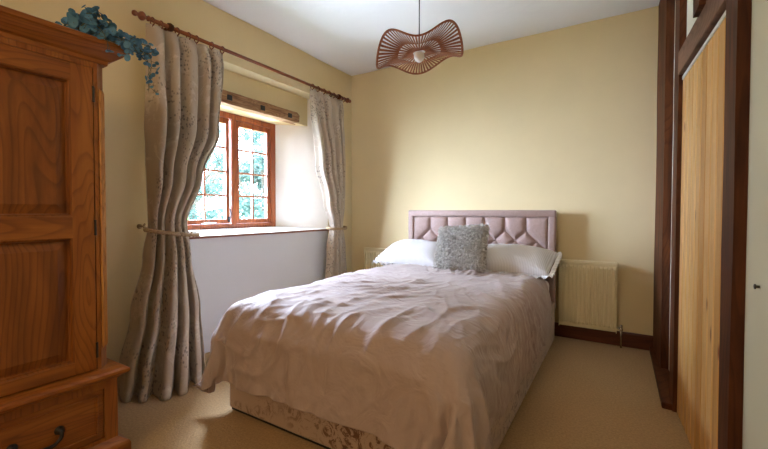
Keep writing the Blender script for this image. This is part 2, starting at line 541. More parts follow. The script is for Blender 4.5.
# ------------------------------------------------------------------ curtain pole
pole_x, pole_z = .115, 2.345
pr = thing('curtain_pole', 'turned reddish wooden curtain pole above the window recess', 'curtain pole', (pole_x, 2.3, pole_z))
bm = NB(); tube(bm, [(pole_x, 1.335, pole_z), (pole_x, 3.41, pole_z)], .0135, 16); obj('pole', bm, M['rod'], pr, True)
for sgn, y in ((-1, 1.335), (1, 3.41)):
    bm = NB()
    lathe(bm, (pole_x, y, pole_z), (0, sgn, 0), [(0, .0135), (.002, .018), (.01, .018), (.014, .011), (.024, .013), (.032, .024), (.046, .029), (.058, .023), (.066, .012), (.074, .011), (.08, .017), (.09, .018), (.10, .013), (.104, .001)], 18)
    obj('finial', bm, M['rod'], pr, True)
for y in (1.47, 3.30):
    bm = NB(); torus(bm, (pole_x, y, pole_z), (0, 1, 0), .018, .006)
    tube(bm, [(.0, y, pole_z), (pole_x-.018, y, pole_z)], .011, 12)
    lathe(bm, (.0, y, pole_z), (1, 0, 0), [(0, .03), (.008, .03), (.014, .018)], 16)
    lathe(bm, (pole_x, y, pole_z), (0, 1, 0), [(-.016, .001), (-.015, .024), (0, .028), (.015, .024), (.016, .001)], 16)
    obj('bracket', bm, M['dark'], pr, True)

# ------------------------------------------------------------------ curtains
def curtain(name, label, prof, folds, ztop, seed, nu=260, nv=110):
    """prof: function(z) -> (A, B, amp, fold sharpness) line the pleats run along"""
    root = thing(name, label, 'curtain', (prof(ztop)[0][0], (prof(ztop)[0][1]+prof(ztop)[1][1])/2, 0), 'pair of printed curtains at the window')
    bm = NB(); uvl = bm.loops.layers.uv.new('UVMap')
    rr = random.Random(seed)
    ph = [rr.uniform(-.5, .5) for _ in range(int(folds*2)+2)]
    def f(u, v):
        z = lerp(ztop, .004, v)
        A, B, amp, sh, bow = prof(z)
        A = Vector((*A, 0)); B = Vector((*B, 0)); d = (B-A); L = d.length; d.normalize(); nrm = Vector((d.y, -d.x, 0))
        k = u*folds
        i = int(min(k, folds-.001)); t = k-i
        wob = .13*noise.noise(Vector((u*folds*.6, z*1.1, seed))) * ss(ztop, ztop-.5, z)
        ang = 2*PI*(k + wob + .28*noise.noise(Vector((k*.9, seed*2.0, z*.25))) + .10*ph[i]*math.sin(PI*t)**2)
        a = amp*(1 + .5*noise.noise(Vector((i*3.7, z*.8, seed+5))))
        s = math.sin(ang)
        s = 2*(abs(math.sin(ang/2))+.02)**.85 - 1.2
        pos = A + d*(u*L + sh*math.sin(2*ang)*L/folds*.09) + nrm*(a*s)
        pos += nrm*(bow*math.sin(PI*u))
        pos += nrm*(.008*noise.noise(Vector((u*18, z*5, seed+9))))*ss(ztop, ztop-.3, z)
        # the cloth puddles a little on the carpet
        return Vector((max(pos.x, .022), pos.y, z))
    vs = grid(bm, nu, nv, f)
    W = 1.25
    for fc in bm.faces:
        for lp in fc.loops: lp[uvl].uv = (0, 0)
    idx = {}
    for i in range(nu+1):
        for j in range(nv+1): idx[vs[i][j]] = (i/nu*W + seed*1.37, (1-j/nv)*ztop)
    for fc in bm.faces:
        for lp in fc.loops: lp[uvl].uv = idx[lp.vert]
    o = obj('curtain_cloth', bm, M['curtain'], root, True)
    md = o.modifiers.new('thick', 'SOLIDIFY'); md.thickness = .004; md.offset = 0
    return root

def key(z, table):
    for (z0, *a), (z1, *b) in zip(table, table[1:]):
        if z <= z0 and z >= z1:
            t = (z0-z)/(z0-z1); t = t*t*(3-2*t)
            return [lerp(x, y, t) for x, y in zip(a, b)]
    return table[-1][1:] if z < table[-1][0] else table[0][1:]

TL = [ # z, Ax, Ay, Bx, By, amp, sharp, bow
 (2.32, .105, 1.325, .105, 1.885, .018, .2, 0),
 (2.20, .125, 1.320, .125, 1.885, .040, .4, .01),
 (1.70, .13, 1.325, .13, 1.83, .056, .5, .03),
 (1.35, .14, 1.315, .16, 1.665, .050, .7, .05),
 (1.02, .14, 1.305, .19, 1.53, .026, .5, .05),
 (.80, .15, 1.27, .22, 1.54, .055, .6, .08),
 (.45, .17, 1.18, .30, 1.55, .070, .7, .12),
 (.12, .18, 1.10, .37, 1.53, .080, .7, .15),
 (.0, .18, 1.08, .40, 1.52, .086, .7, .17)]
def pl(z):
    a = key(z, TL); return ((a[0], a[1]), (a[2], a[3]), a[4], a[5], a[6])
cl = curtain('curtain', 'floral printed curtain tied back beside the wardrobe, nearest of the pair', pl, 5, 2.32, 1)
TR = [
 (2.32, .105, 2.865, .105, 3.40, .016, .2, 0),
 (2.20, .11, 2.865, .11, 3.40, .03, .5, .01),
 (1.60, .12, 2.96, .11, 3.41, .038, .9, .02),
 (1.20, .13, 3.07, .10, 3.40, .034, .9, .03),
 (.95, .13, 3.155, .09, 3.37, .026, .6, .035),
 (.70, .13, 3.12, .09, 3.40, .034, .9, .03),
 (.0, .14, 3.04, .09, 3.47, .045, .9, .04)]
def prr(z):
    a = key(z, TR); return ((a[0], a[1]), (a[2], a[3]), a[4], a[5], a[6])
cr = curtain('curtain', 'floral printed curtain tied back in the far corner by the headboard', prr, 5, 2.32, 4, 220, 80)

def ring_obj(y, parent):
    bm = NB(); torus(bm, (pole_x, y, pole_z-.008), (0, 1, .12), .024, .0045, 20, 8)
    tube(bm, [(pole_x, y, pole_z-.03), (pole_x, y, pole_z-.045)], .002, 6)
    return bm
proto = None
for lst, lab, grp in (((1.355, 1.41, 1.52, 1.60, 1.66, 1.78, 1.87), 'wooden curtain ring holding the curtain nearer the wardrobe', 'rings of the near curtain'),
                      ((2.88, 2.96, 3.05, 3.13, 3.21, 3.34, 3.385), 'wooden curtain ring holding the curtain in the far corner', 'rings of the far curtain')):
    for y in lst:
        if proto is None:
            proto = obj('curtain_ring', ring_obj(0, None), M['rod'], None, True)
            o = proto
        else:
            o = proto.copy(); C.objects.link(o)
        o.location = (0, y, 0); tag(o, lab, 'curtain ring', grp)

def tieback(label, A, hook, loc):
    root = thing('tieback', label, 'tieback', loc)
    pts = []
    n = 60
    (cx, cy), (rx, ry), z0, z1, ang = A
    for strand in (0, 1):
        bm = NB()
        P = []
        for i in range(n+1):
            t = 2*PI*i/n
            x = rx*math.cos(t); y = ry*math.sin(t)
            X = cx + x*math.cos(ang) - y*math.sin(ang); Y = cy + x*math.sin(ang) + y*math.cos(ang)
            tw = 2*PI*18*i/n + strand*PI
            zz = lerp(z0, z1, .5 + .5*math.sin(t))
            P.append((X + .005*math.cos(tw), Y, zz + .007*math.sin(tw) - .012*max(0, math.cos(t))))
        tube(bm, P, .0095, 8)
        obj('cord', bm, M['rope'], root, True)
    bm = NB(); tube(bm, [(hook[0], hook[1], hook[2]), (.05, hook[1], hook[2]), (.055, hook[1]+.01, hook[2]+.02)], .006)
    lathe(bm, (.0, hook[1], hook[2]), (1, 0, 0), [(0, .016), (.006, .016), (.009, .008)], 14)
    tube(bm, [(.05, hook[1], hook[2]), (cx-.02, cy-ry*.9, z0)], .006)
    obj('hook', bm, M['rope'], root, True)
    return root
tieback('gold twisted rope tieback around the curtain by the wardrobe', ((.200, 1.425), (.110, .160), .985, .945, -.12), (.0, 1.315, 1.0), (.15, 1.42, .96))
tieback('gold twisted rope tieback around the curtain in the far corner', ((.115, 3.265), (.080, .140), .925, .93, .1), (.0, 3.42, .95), (.1, 3.27, .93))

# ------------------------------------------------------------------ wardrobe
WX0, WX1 = .17, .80
WY0, WY1 = -.17, .80
wd = thing('wardrobe', 'honey oak wardrobe with panelled doors, a drawer and moulded cornice', 'wardrobe', (.5, .3, 0))
def ring_prof(bm, prof, y0=WY0, y1=WY1, x0=WX0, x1=WX1):
    """moulding with outline [(overhang, z)] run round front and both ends with mitred corners"""
    path = lambda o: [(x0, y0-o), (x1+o, y0-o), (x1+o, y1+o), (x0, y1+o)]
    rows = [[bm.verts.new((px, py, z)) for px, py in path(o)] for o, z in prof]
    m = len(rows)
    for i in range(m):
        a, b = rows[i], rows[(i+1) % m]
        for k in range(4):
            bm.faces.new((a[k], a[(k+1) % 4], b[(k+1) % 4], b[k]))
# carcass with chamfered, fluted front corners
bm = NB()
c = .034
prism(bm, [(WX0, WY0), (WX1-c, WY0), (WX1, WY0+c), (WX1, WY0+c+.02), (WX1-.035, WY0+c+.02), (WX1-.035, WY1-c-.014), (WX1, WY1-c-.014), (WX1, WY1-c), (WX1-c, WY1), (WX0, WY1)], .38, 1.745)
box(bm, WX1-.03, WX1, WY0+c+.02, WY1-c-.014, 1.712, 1.745)
obj('carcass', bm, M['oak'], wd)
for yy in (WY1-c/2, WY0+c/2):
    s = 1 if yy > 0 else -1
    bm = NB()
    for k in (-1, 0, 1):
        px = WX1-c/2 - k*.010; py = yy + s*k*.010
        P = [(px+.0035, py+s*.0035, z) for z in (.50, .515, 1.615, 1.63)]
        tube(bm, P, [.0005, .0052, .0052, .0005], 8)
    obj('fluted_corner', bm, M['oak_end'], wd, True, label='paler fluted corner moulding')
bm = NB()
ring_prof(bm, [(-.04, 1.735), (.004, 1.735), (.006, 1.752), (.022, 1.758), (.045, 1.775), (.060, 1.792), (.064, 1.796), (.072, 1.800), (.074, 1.818), (.068, 1.822), (-.04, 1.822)])
box(bm, WX0, WX1, WY0, WY1, 1.80, 1.818)
obj('cornice', bm, M['oak_h'], wd)
# base with drawer
bm = NB()
bx1, by1, by0 = .835, .812, -.182
box(bm, WX0, bx1-.02, by0, by1, .08, .375)
box(bm, bx1-.021, bx1, by0, by0+.05, .08, .375); box(bm, bx1-.021, bx1, by1-.05, by1, .08, .375)
box(bm, bx1-.021, bx1, by0+.05, by1-.05, .335, .375); box(bm, bx1-.021, bx1, by0+.05, by1-.05, .08, .118)
obj('base', bm, M['oak'], wd)
bm = NB()
ring_prof(bm, [(-.05, .366), (.036, .366), (.040, .372), (.064, .386), (.068, .392), (.068, .402), (.056, .410), (.03, .414), (-.05, .414)], by0+.03, by1-.03, WX0, bx1-.035)
box(bm, WX0, WX1+.002, WY0, WY1, .37, .412)
obj('waist_moulding', bm, M['oak_h'], wd)
bm = NB()
ring_prof(bm, [(-.05, 0), (.036, 0), (.036, .07), (.030, .082), (.012, .092), (.0, .104), (-.05, .104)], by0, by1, WX0, bx1)
obj('plinth', bm, M['oak_h'], wd)
bm = NB(); box(bm, bx1-.018, bx1-.006, by0+.053, by1-.053, .121, .332, .002)
dw = obj('drawer', bm, M['oak_h'], wd)
bm = NB()
y0, y1, z0, z1 = by0+.072, by1-.072, .140, .313
for a in ((y0, y1, z0, z0+.010), (y0, y1, z1-.010, z1), (y0, y0+.010, z0, z1), (y1-.010, y1, z0, z1)):
    box(bm, bx1-.008, bx1+.002, *a, .003)
obj('drawer_moulding', bm, M['oak_h'], dw)
def bail(yc, zc, x):
    bm = NB()
    for s in (-1, 1):
        lathe(bm, (x, yc+s*.07, zc), (1, 0, 0), [(0, .016), (.004, .017), (.009, .010), (.016, .008), (.022, .012), (.026, .001)], 16)
    P = []
    for i in range(17):
        t = i/16; a = PI*t
        P.append((x+.022, yc + .07*math.cos(a)*(1+.25*math.sin(a)), zc - .045*math.sin(a)**.8 + .006*math.cos(3*a)*math.sin(a)))
    tube(bm, P, [.0065 + .004*math.sin(PI*i/16)*abs(math.cos(2*PI*i/16)) for i in range(17)], 8)
    return bm
obj('drawer_handle', bail(.535, .228, bx1-.006), M['black'], dw, True, label='black iron swan neck handle')
obj('drawer_handle', bail(.04, .245, bx1-.006), M['black'], dw, True, label='black iron swan neck handle')

def wdoor(y0, y1, hinge_y):
    x1, x0 = WX1+.002, WX1-.024
    z0, z1 = .418, 1.710
    s = .078
    bm = NB()
    for a in ((y0, y0+s, z0, z1), (y1-s, y1, z0, z1)): box(bm, x0, x1, *a, .0015)
    o = obj('door', bm, M['oak'], wd)
    for a, b in ((z0, .470), (.990, 1.080), (1.640, z1)):
        bm = NB(); box(bm, x0, x1-.0005, y0+s-.001, y1-s+.001, a, b, .0015); obj('rail', bm, M['oak_h'], o)
    for a, b in ((.470, .990), (1.080, 1.640)):
        bm = NB()
        ya, yb = y0+s, y1-s
        # raised and fielded panel
        def rect(i, x): return [bm.verts.new(q) for q in ((x, ya+i, a+i), (x, yb-i, a+i), (x, yb-i, b-i), (x, ya+i, b-i))]
        rs = [rect(0, x1-.001), rect(.004, x1-.002), rect(.008, x1-.008), rect(.010, x1-.021), rect(.014, x1-.022), rect(.045, x1-.013), rect(.047, x1-.012)]
        for p, q in zip(rs, rs[1:]):
            for k in range(4): bm.faces.new((p[k], p[(k+1) % 4], q[(k+1) % 4], q[k]))
        bm.faces.new(rs[-1])
        obj('panel', bm, M['oak_d'], o)
    for z in (.50, 1.03, 1.60):
        bm = NB(); tube(bm, [(x1+.001, hinge_y, z-.028), (x1+.001, hinge_y, z+.028)], .0045, 10)
        for e in (-.03, .03): lathe(bm, (x1+.001, hinge_y, z+e), (0, 0, 1), [(-.004, .001), (-.002, .005), (.002, .005), (.004, .001)], 10)
        obj('hinge', bm, M['black'], o, label='small black hinge')
    return o
ymid = .302
d1 = wdoor(ymid+.002, WY1-c-.018, WY1-c-.016)
d2 = wdoor(WY0+c+.022, ymid-.002, WY0+c+.02)
bm = NB(); lathe(bm, (WX1, ymid+.035, 1.03), (1, 0, 0), [(0, .012), (.008, .007), (.018, .008), (.026, .015), (.034, .012), (.037, .001)], 18)
obj('knob', bm, M['black'], d1, True)

# ------------------------------------------------------------------ eucalyptus garland lying over the cornice
def disc_leaf(bm, c, nrm, r, el=1.0):
    nrm = Vector(nrm).normalized(); u = nrm.orthogonal().normalized(); w = nrm.cross(u)
    a = R.uniform(0, 2*PI); u, w = u*math.cos(a)+w*math.sin(a), w*math.cos(a)-u*math.sin(a)
    cv = bm.verts.new(Vector(c) - nrm*r*.18)
    vs = [bm.verts.new(Vector(c) + u*r*math.cos(t)*el + w*r*math.sin(t)) for t in [2*PI*k/9 for k in range(9)]]
    for k in range(9): bm.faces.new((cv, vs[k], vs[(k+1) % 9]))
eu = thing('eucalyptus_garland', 'teal eucalyptus garland trailing over the corner of the wardrobe top', 'foliage', (.80, .76, 1.822))
Rv = lambda s: Vector((R.uniform(-s, s), R.uniform(-s, s), R.uniform(-s, s)))
sprays = [
 ([(.66, .40, 1.85), (.74, .55, 1.88), (.83, .70, 1.90), (.88, .80, 1.875), (.91, .86, 1.82)], 34, .020),
 ([(.78, .56, 1.85), (.84, .66, 1.88), (.89, .74, 1.86), (.915, .78, 1.80), (.91, .79, 1.745)], 24, .019),
 ([(.72, .60, 1.86), (.80, .72, 1.89), (.86, .84, 1.875), (.90, .91, 1.83), (.90, .955, 1.76), (.90, .965, 1.70)], 30, .018),
 ([(.80, .70, 1.87), (.84, .86, 1.87), (.88, .94, 1.84), (.88, 1.00, 1.80), (.87, 1.01, 1.72), (.86, 1.0, 1.64)], 26, .017),
 ([(.80, .76, 1.87), (.85, .90, 1.88), (.88, .98, 1.875), (.88, 1.04, 1.86)], 14, .018),
 ([(.74, .50, 1.86), (.84, .54, 1.90), (.89, .60, 1.87), (.905, .64, 1.81)], 18, .019),
 ([(.70, .44, 1.87), (.79, .50, 1.93), (.86, .60, 1.94), (.87, .70, 1.90)], 30, .021),
 ([(.62, .46, 1.86), (.74, .52, 1.92), (.83, .60, 1.925), (.86, .68, 1.89)], 30, .021),
]
bm = NB(); bs = NB()
def bez(P, t):
    k = t*(len(P)-1); i = min(int(k), len(P)-2); f = k-i
    p0 = Vector(P[max(i-1, 0)]); p1 = Vector(P[i]); p2 = Vector(P[i+1]); p3 = Vector(P[min(i+2, len(P)-1)])
    return .5*((2*p1) + (p2-p0)*f + (2*p0-5*p1+4*p2-p3)*f*f + (3*p1-p0-3*p2+p3)*f**3)
for P, n, r in sprays:
    P = [(x+.035, .635+(y-.40)*.49, z-.035 if z > 1.8 else z) for x, y, z in P]; n = int(n*1.25)
    pts = [bez(P, i/16) for i in range(17)]
    tube(bs, pts, [.0028*(1-i/22) for i in range(17)], 6)
    for i in range(n):
        t = (i+.5)/n; p = bez(P, t)
        q = p + Rv(.028); nr = Vector((1, -.6, .1)) + Rv(1.1)
        if q.x < .885 and q.z < 1.838: q.z = 1.838
        tube(bs, [p, q], .001, 4)
        disc_leaf(bm, q, nr, r*R.uniform(.6, 1.15)*(1 if t < .55 else .72), R.uniform(.8, 1))
obj('stem', bs, M['stem'], eu); obj('leaves', bm, M['euca'], eu, normals=False)

# ------------------------------------------------------------------ bed
bed = thing('divan_bed', 'upholstered divan bed with crushed velvet base in the middle', 'bed', (1.58, 2.4, 0))
BX0, BX1, BY0, BY1 = .895, 2.268, 1.335, 3.50
bm = NB(); box(bm, BX0, BX1, BY0, BY1, .018, .345, .012, 3)
obj('divan_base', bm, M['divan'], bed)
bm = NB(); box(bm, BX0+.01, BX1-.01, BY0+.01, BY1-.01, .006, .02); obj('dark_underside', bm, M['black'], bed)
bm = NB(); box(bm, BX0+.03, BX1-.04, BY0+.04, BY1, .347, .525, .045, 4)
obj('mattress', bm, M['white'], bed, True)
# headboard
HX0, HX1, HY, HZ = .836, 2.262, 3.545, 1.115
bm = NB(); box(bm, HX0+.01, HX1-.01, HY+.03, HY+.085, .25, HZ-.005, .008, 2)
hb = obj('headboard', bm, M['headboard'], bed, True)
fw = .062
bm = NB()
def padbar(y0, x0, x1, z0, z1): box(bm, x0, x1, y0, HY+.06, z0, z1, .014, 3)
padbar(HY, HX0, HX1, HZ-fw, HZ); padbar(HY+.001, HX0, HX0+fw, .25, HZ-fw+.012); padbar(HY+.001, HX1-fw, HX1, .25, HZ-fw+.012)
obj('headboard_border', bm, M['headboard'], hb, True)
ix0, ix1 = HX0+fw, HX1-fw
cell = (ix1-ix0)/7
zr = [.928, .838, .748, .658]
btn = []
for r, z in enumerate(zr):
    if r % 2 == 0: btn += [(ix0+k*cell, z) for k in range(1, 7)]
    else: btn += [(ix0+(k+.5)*cell, z) for k in range(0, 7)]
segs = [((ix0+k*cell, HZ-fw), (ix0+k*cell, zr[0])) for k in range(1, 7)]
for r in range(3):
    for (x, z) in [b for b in btn if abs(b[1]-zr[r]) < 1e-6]:
        for s in (-1, 1):
            segs.append(((x, z), (x+s*cell/2, zr[r+1])))
    if r == 0: pass
def dseg(px, pz, s):
    (ax, az), (bx, bz) = s; dx, dz = bx-ax, bz-az
    t = max(0, min(1, ((px-ax)*dx+(pz-az)*dz)/(dx*dx+dz*dz)))
    return math.hypot(px-ax-t*dx, pz-az-t*dz)
def hbf(u, v):
    x = lerp(ix0-.004, ix1+.004, u); z = lerp(.60, HZ-fw+.004, v)
    d = min(dseg(x, z, s) for s in segs)
    edge = min(x-ix0+.004, ix1+.004-x, HZ-fw+.004-z)
    db = min(math.hypot(x-a, z-b) for a, b in btn)
    h = .034*(1-math.exp(-d/.018)) * (1-math.exp(-max(edge, 0)/.012)) - .012*math.exp(-(db/.012)**2)
    return (x, HY+.034-h, z)
bm = NB(); grid(bm, 210, 66, hbf)
obj('tufted_panel', bm, M['headboard'], hb, True)
bm0 = None
for (x, z) in [b for b in btn if b[1] > .8]:
    if bm0 is None:
        b_ = NB(); lathe(b_, (0, HY+.034, 0), (0, -1, 0), [(0, .009), (.006, .010), (.010, .006), (.011, .0005)], 12)
        bm0 = obj('button', b_, M['headboard'], None, True)
        me = bm0.data; bpy.data.objects.remove(bm0)
    o = bpy.data.objects.new('button', me); C.objects.link(o); o.parent = hb
    o.location = Vector((x, 0, z)) - root_loc(hb)

# duvet: cloth draped over the mattress
def drape():
    bm = NB(); 
    X0, X1, Y0, Y1, Z1 = BX0-.06, BX1-.005, BY0-.04, BY1+.3, .585
    def cf(u, v):
        # rounded slab that swells towards its middle: the mattress under a thick filling
        a, b = 2*u-1, 2*v-1
        x = (X0+X1)/2 + a*(X1-X0)/2; y = (Y0+Y1)/2 + b*(Y1-Y0)/2
        ra = max(0, abs(x-(X0+X1)/2) - ((X1-X0)/2-.13))/.13; rb = max(0, (Y0+.13)-y)/.13
        q = min(1, math.hypot(ra, rb))
        z = Z1 - .13*(1-math.sqrt(max(0, 1-q*q))) - (.05 if q >= 1 else 0)
        z += .035*(1-a*a)*(.6+.4*noise.noise(Vector((x*2.5, y*2.5, 2))))
        return (x, y, z)
    box(bm, X0+.03, X1-.03, Y0+.03, Y1, .02, .40)
    grid(bm, 36, 48, cf)
    me = bpy.data.meshes.new('tmp'); bm.to_mesh(me); bm.free()
    col = bpy.data.objects.new('tmp_collider', me); C.objects.link(col)
    m = col.modifiers.new('c', 'COLLISION'); col.collision.thickness_outer = .012; col.collision.cloth_friction = 60
    bm = NB(); box(bm, -1, 4, 0, 5, -.2, .02)
    me2 = bpy.data.meshes.new('tmp2'); bm.to_mesh(me2); bm.free()
    flr = bpy.data.objects.new('tmp_floor', me2); C.objects.link(flr)
    flr.modifiers.new('c', 'COLLISION'); flr.collision.thickness_outer = .01; flr.collision.cloth_friction = 20
    W0, W1, Y0, Y1 = .50, 2.57, .985, 3.12
    n = 116; mm = 124
    bm = NB()
    def f(u, v):
        x, y = lerp(W0, W1, u), lerp(Y0, Y1, v)
        p = Vector((x*2.1+y*1.2, y*2.6-x*.8, 3.3))
        # the foot corners of the cover are rounded off
        aa, bb = 2*u-1, 1-v
        x = (W0+W1)/2 + (x-(W0+W1)/2)*(1-.06*bb**8)
        y += .17*abs(aa)**7*bb**4
        return (x, y, .665 + .030*noise.noise(p) + .016*noise.noise(p*2.3))
    grid(bm, n, mm, f)
    me3 = bpy.data.meshes.new('duvet'); bm.to_mesh(me3); bm.free()
    cl = bpy.data.objects.new('tmp_duvet', me3); C.objects.link(cl)
    md = cl.modifiers.new('cl', 'CLOTH'); s = md.settings
    s.quality = 7; s.mass = .25; s.tension_stiffness = 40; s.compression_stiffness = 30; s.shear_stiffness = 12
    s.bending_stiffness = .35; s.air_damping = 2.5; s.tension_damping = 8; s.compression_damping = 8; s.shear_damping = 8
    s.shrink_min = -.07
    md.collision_settings.collision_quality = 3; md.collision_settings.distance_min = .008
    md.collision_settings.use_self_collision = False
    sc = bpy.context.scene
    F = 38
    sc.frame_start = 1; sc.frame_end = 100
    md.point_cache.frame_start = 1; md.point_cache.frame_end = 100
    for fr in range(1, F+1): sc.frame_set(fr)
    dg = bpy.context.evaluated_depsgraph_get()
    ev = cl.evaluated_get(dg)
    out = [v.co.copy() for v in ev.data.vertices]
    bpy.data.objects.remove(cl); bpy.data.objects.remove(col); bpy.data.objects.remove(flr)
    sc.frame_set(1)
    return out, n, mm
pts, n, mm = drape()
dv = thing('duvet', 'rumpled dusky pink duvet spread over the bed', 'duvet', (1.58, 2.3, .56))
bm = NB()
vs = [bm.verts.new(p) for p in pts]
for i in range(n):
    for j in range(mm):
        bm.faces.new((vs[i*(mm+1)+j], vs[(i+1)*(mm+1)+j], vs[(i+1)*(mm+1)+j+1], vs[i*(mm+1)+j+1]))
for _ in range(4): bmesh.ops.smooth_vert(bm, verts=bm.verts, factor=.5, use_axis_x=True, use_axis_y=True, use_axis_z=True)
P_ = [[vs[i*(mm+1)+j].co.copy() for j in range(mm+1)] for i in range(n+1)]
bm.free(); bm = NB()
def fine(u, v):
    x, y = min(u*n, n-1e-6), min(v*mm, mm-1e-6); i, j = int(x), int(y); s, t = x-i, y-j
    return (P_[i][j]*(1-s)+P_[i+1][j]*s)*(1-t) + (P_[i][j+1]*(1-s)+P_[i+1][j+1]*s)*t
n2, m2 = n*2, mm*2
vv = grid(bm, n2, m2, fine)
bm.normal_update()
disp = []
for i_ in range(n2+1):
    for j_ in range(m2+1):
        # long soft creases fanning out over the filling, and finer ones between them
        v = vv[i_][j_]; a_, b_ = i_/n2, j_/m2
        da, db = (a_-.60), (b_-.68)*1.05
        rad = math.hypot(da, db); th = math.atan2(db, da)
        wp = .5*noise.noise(Vector((a_*3, b_*3, 5)))
        def ridge(x, y, z, w): return max(0, 1-abs(noise.noise(Vector((x, y, z))))*w)
        ct, st = math.cos(th+wp*.7), math.sin(th+wp*.7)
        g = ss(.04, .20, rad)
        r1 = noise.noise(Vector((ct*3.2+11, st*3.2, rad*3.0+wp)))
        r2 = ridge(ct*7.5+4, st*7.5, rad*4.5+wp*2, 3.6)**1.6
        r3 = ridge(a_*5+b_*4+wp*2, b_*22-a_*14+wp*4, 6, 3.4)**1.5
        r5 = ridge(a_*20-b_*5+wp*4, b_*7+a_*4+wp*2, 16, 3.4)**1.5
        r4 = ridge(a_*7+wp, b_*5+wp*2, 9, 3.4)**1.6
        m1 = .5+.8*noise.noise(Vector((a_*4, b_*4, 2)))
        m2_ = ss(-.15, .35, noise.noise(Vector((a_*3.3, b_*3.3, 12))))
        kf = .78*(1-ss(.88, .97, b_)*.8)*(1-.85*math.exp(-((a_-.92)**2+(b_-.10)**2)/.02))
        disp.append((v, v.normal*kf*(.014*r1*g + .022*r2*g*max(m1, .1) + .011*r3*m2_ + .010*r5*(1-m2_) + .012*r4)))
for v, d in disp: v.co += d
o = obj('duvet_cover', bm, M['duvet'], dv, True)
md = o.modifiers.new('puff', 'SOLIDIFY'); md.thickness = .035; md.offset = 1

# ------------------------------------------------------------------ pillows and cushion
def pillow_bm(w, l, h, nu=44, nv=32, frill=0, seed=1, power=2.4):
    """pillow in local axes: x width, y length(depth), z thickness"""
    bm = NB()
    def f(s):
        def g(u, v):
            a, b = 2*u-1, 2*v-1
            e = (1-abs(a)**power)*(1-abs(b)**power)
            th = h/2*max(e, 0)**.42
            # corners stay out, sides pull in
            px = a*w/2*(1-.045*(1-b*b)*abs(a)**3); py = b*l/2*(1-.06*(1-a*a)*abs(b)**3)
            nz = .012*noise.noise(Vector((a*2.2, b*2.2, seed+s)))*(max(e, 0)**.3)
            return (px, py, s*th + nz)
        return g
    grid(bm, nu, nv, f(1)); grid(bm, nu, nv, f(-1), True)
    bmesh.ops.remove_doubles(bm, verts=bm.verts, dist=.0004)
    return bm
def place(o, loc, rot):
    o.location = loc; o.rotation_euler = rot
def frill_bm(w, l, fr, seed):
    bm = NB()
    n = 220; per = 2*(w+l)
    def edge(t):
        s = t*per
        for (L, p0, p1) in ((w, (-w/2, -l/2), (w/2, -l/2)), (l, (w/2, -l/2), (w/2, l/2)), (w, (w/2, l/2), (-w/2, l/2)), (l, (-w/2, l/2), (-w/2, -l/2))):
            if s <= L+1e-9:
                k = s/L; return Vector((lerp(p0[0], p1[0], k), lerp(p0[1], p1[1], k), 0))
            s -= L
        return Vector((-w/2, -l/2, 0))
    vs = []
    for i in range(n+1):
        p = edge(min(i/n, 1)); d = Vector((p.x/(w/2), p.y/(l/2), 0)); 
        d = Vector((math.copysign(abs(d.x)**6, d.x), math.copysign(abs(d.y)**6, d.y), 0)).normalized()
        row = []
        for j in range(4):
            r = j/3*fr
            q = p*.985 + d*r + Vector((0, 0, .013*(j/3)*math.sin(i*1.25+seed) + .004*math.sin(i*.4)))
            row.append(bm.verts.new(q))
        vs.append(row)
    for a, b in zip(vs, vs[1:]):
        for j in range(3): bm.faces.new((a[j], b[j], b[j+1], a[j+1]))
    return bm
for k, (lab, loc, rot, wdt) in enumerate((
    ('white striped pillow with frilled edge on the window side of the bed', (1.05, 3.27, .69), (math.radians(17), 0, math.radians(2)), .62),
    ('white striped pillow with frilled edge nearest the radiator right of the bed', (1.95, 3.27, .69), (math.radians(17), math.radians(1), math.radians(-2)), .68))):
    pw = thing('pillow', lab, 'pillow', loc, 'two white pillows on the bed')
    a = obj('pillowcase', pillow_bm(wdt, .44, .235, seed=k+1), M['pillow'], None, True)
    a.parent = pw
    b = obj('frill', frill_bm(wdt, .44, .035, k), M['frill'], None, True); b.parent = pw
    pw.rotation_euler = rot
cu = thing('cushion', 'fluffy grey square cushion leaning against the white pillows', 'cushion', (1.605, 3.04, .797))
a = obj('cushion_cover', pillow_bm(.42, .40, .15, seed=9, power=3.2), M['furbase'], None, True); a.parent = cu
bm = NB()
src = a.data
tot = [p for p in src.polygons]
for p in tot:
    c0 = p.center; nr = p.normal.copy()
    if nr.z*c0.z < 0: nr = -nr
    if p.area < 1e-7: continue
    for _ in range(3):
        vs_ = [src.vertices[i].co for i in p.vertices]
        r1, r2 = R.random(), R.random()
        q = vs_[0].lerp(vs_[1], r1).lerp(vs_[-1].lerp(vs_[-2], r1), r2)
        d = (nr + Rv(.55) + Vector((0, -.5, 0))).normalized()*R.uniform(.014, .030)
        s = nr.cross(Rv(1)).normalized()*.0055
        m_ = q + d*.6 + nr*.003
        v0, v1, v2, v3, v4 = [bm.verts.new(t) for t in (q-s, q+s, m_+s*.7, m_-s*.7, q+d+Vector((0, -.004, 0)))]
        bm.faces.new((v0, v1, v2, v3)); bm.faces.new((v3, v2, v4))
b = obj('fur', bm, M['fur'], None, normals=False); b.parent = cu
a.rotation_euler = b.rotation_euler = (0, 0, math.radians(9))
cu.rotation_euler = (math.radians(62), math.radians(4), math.radians(-4))

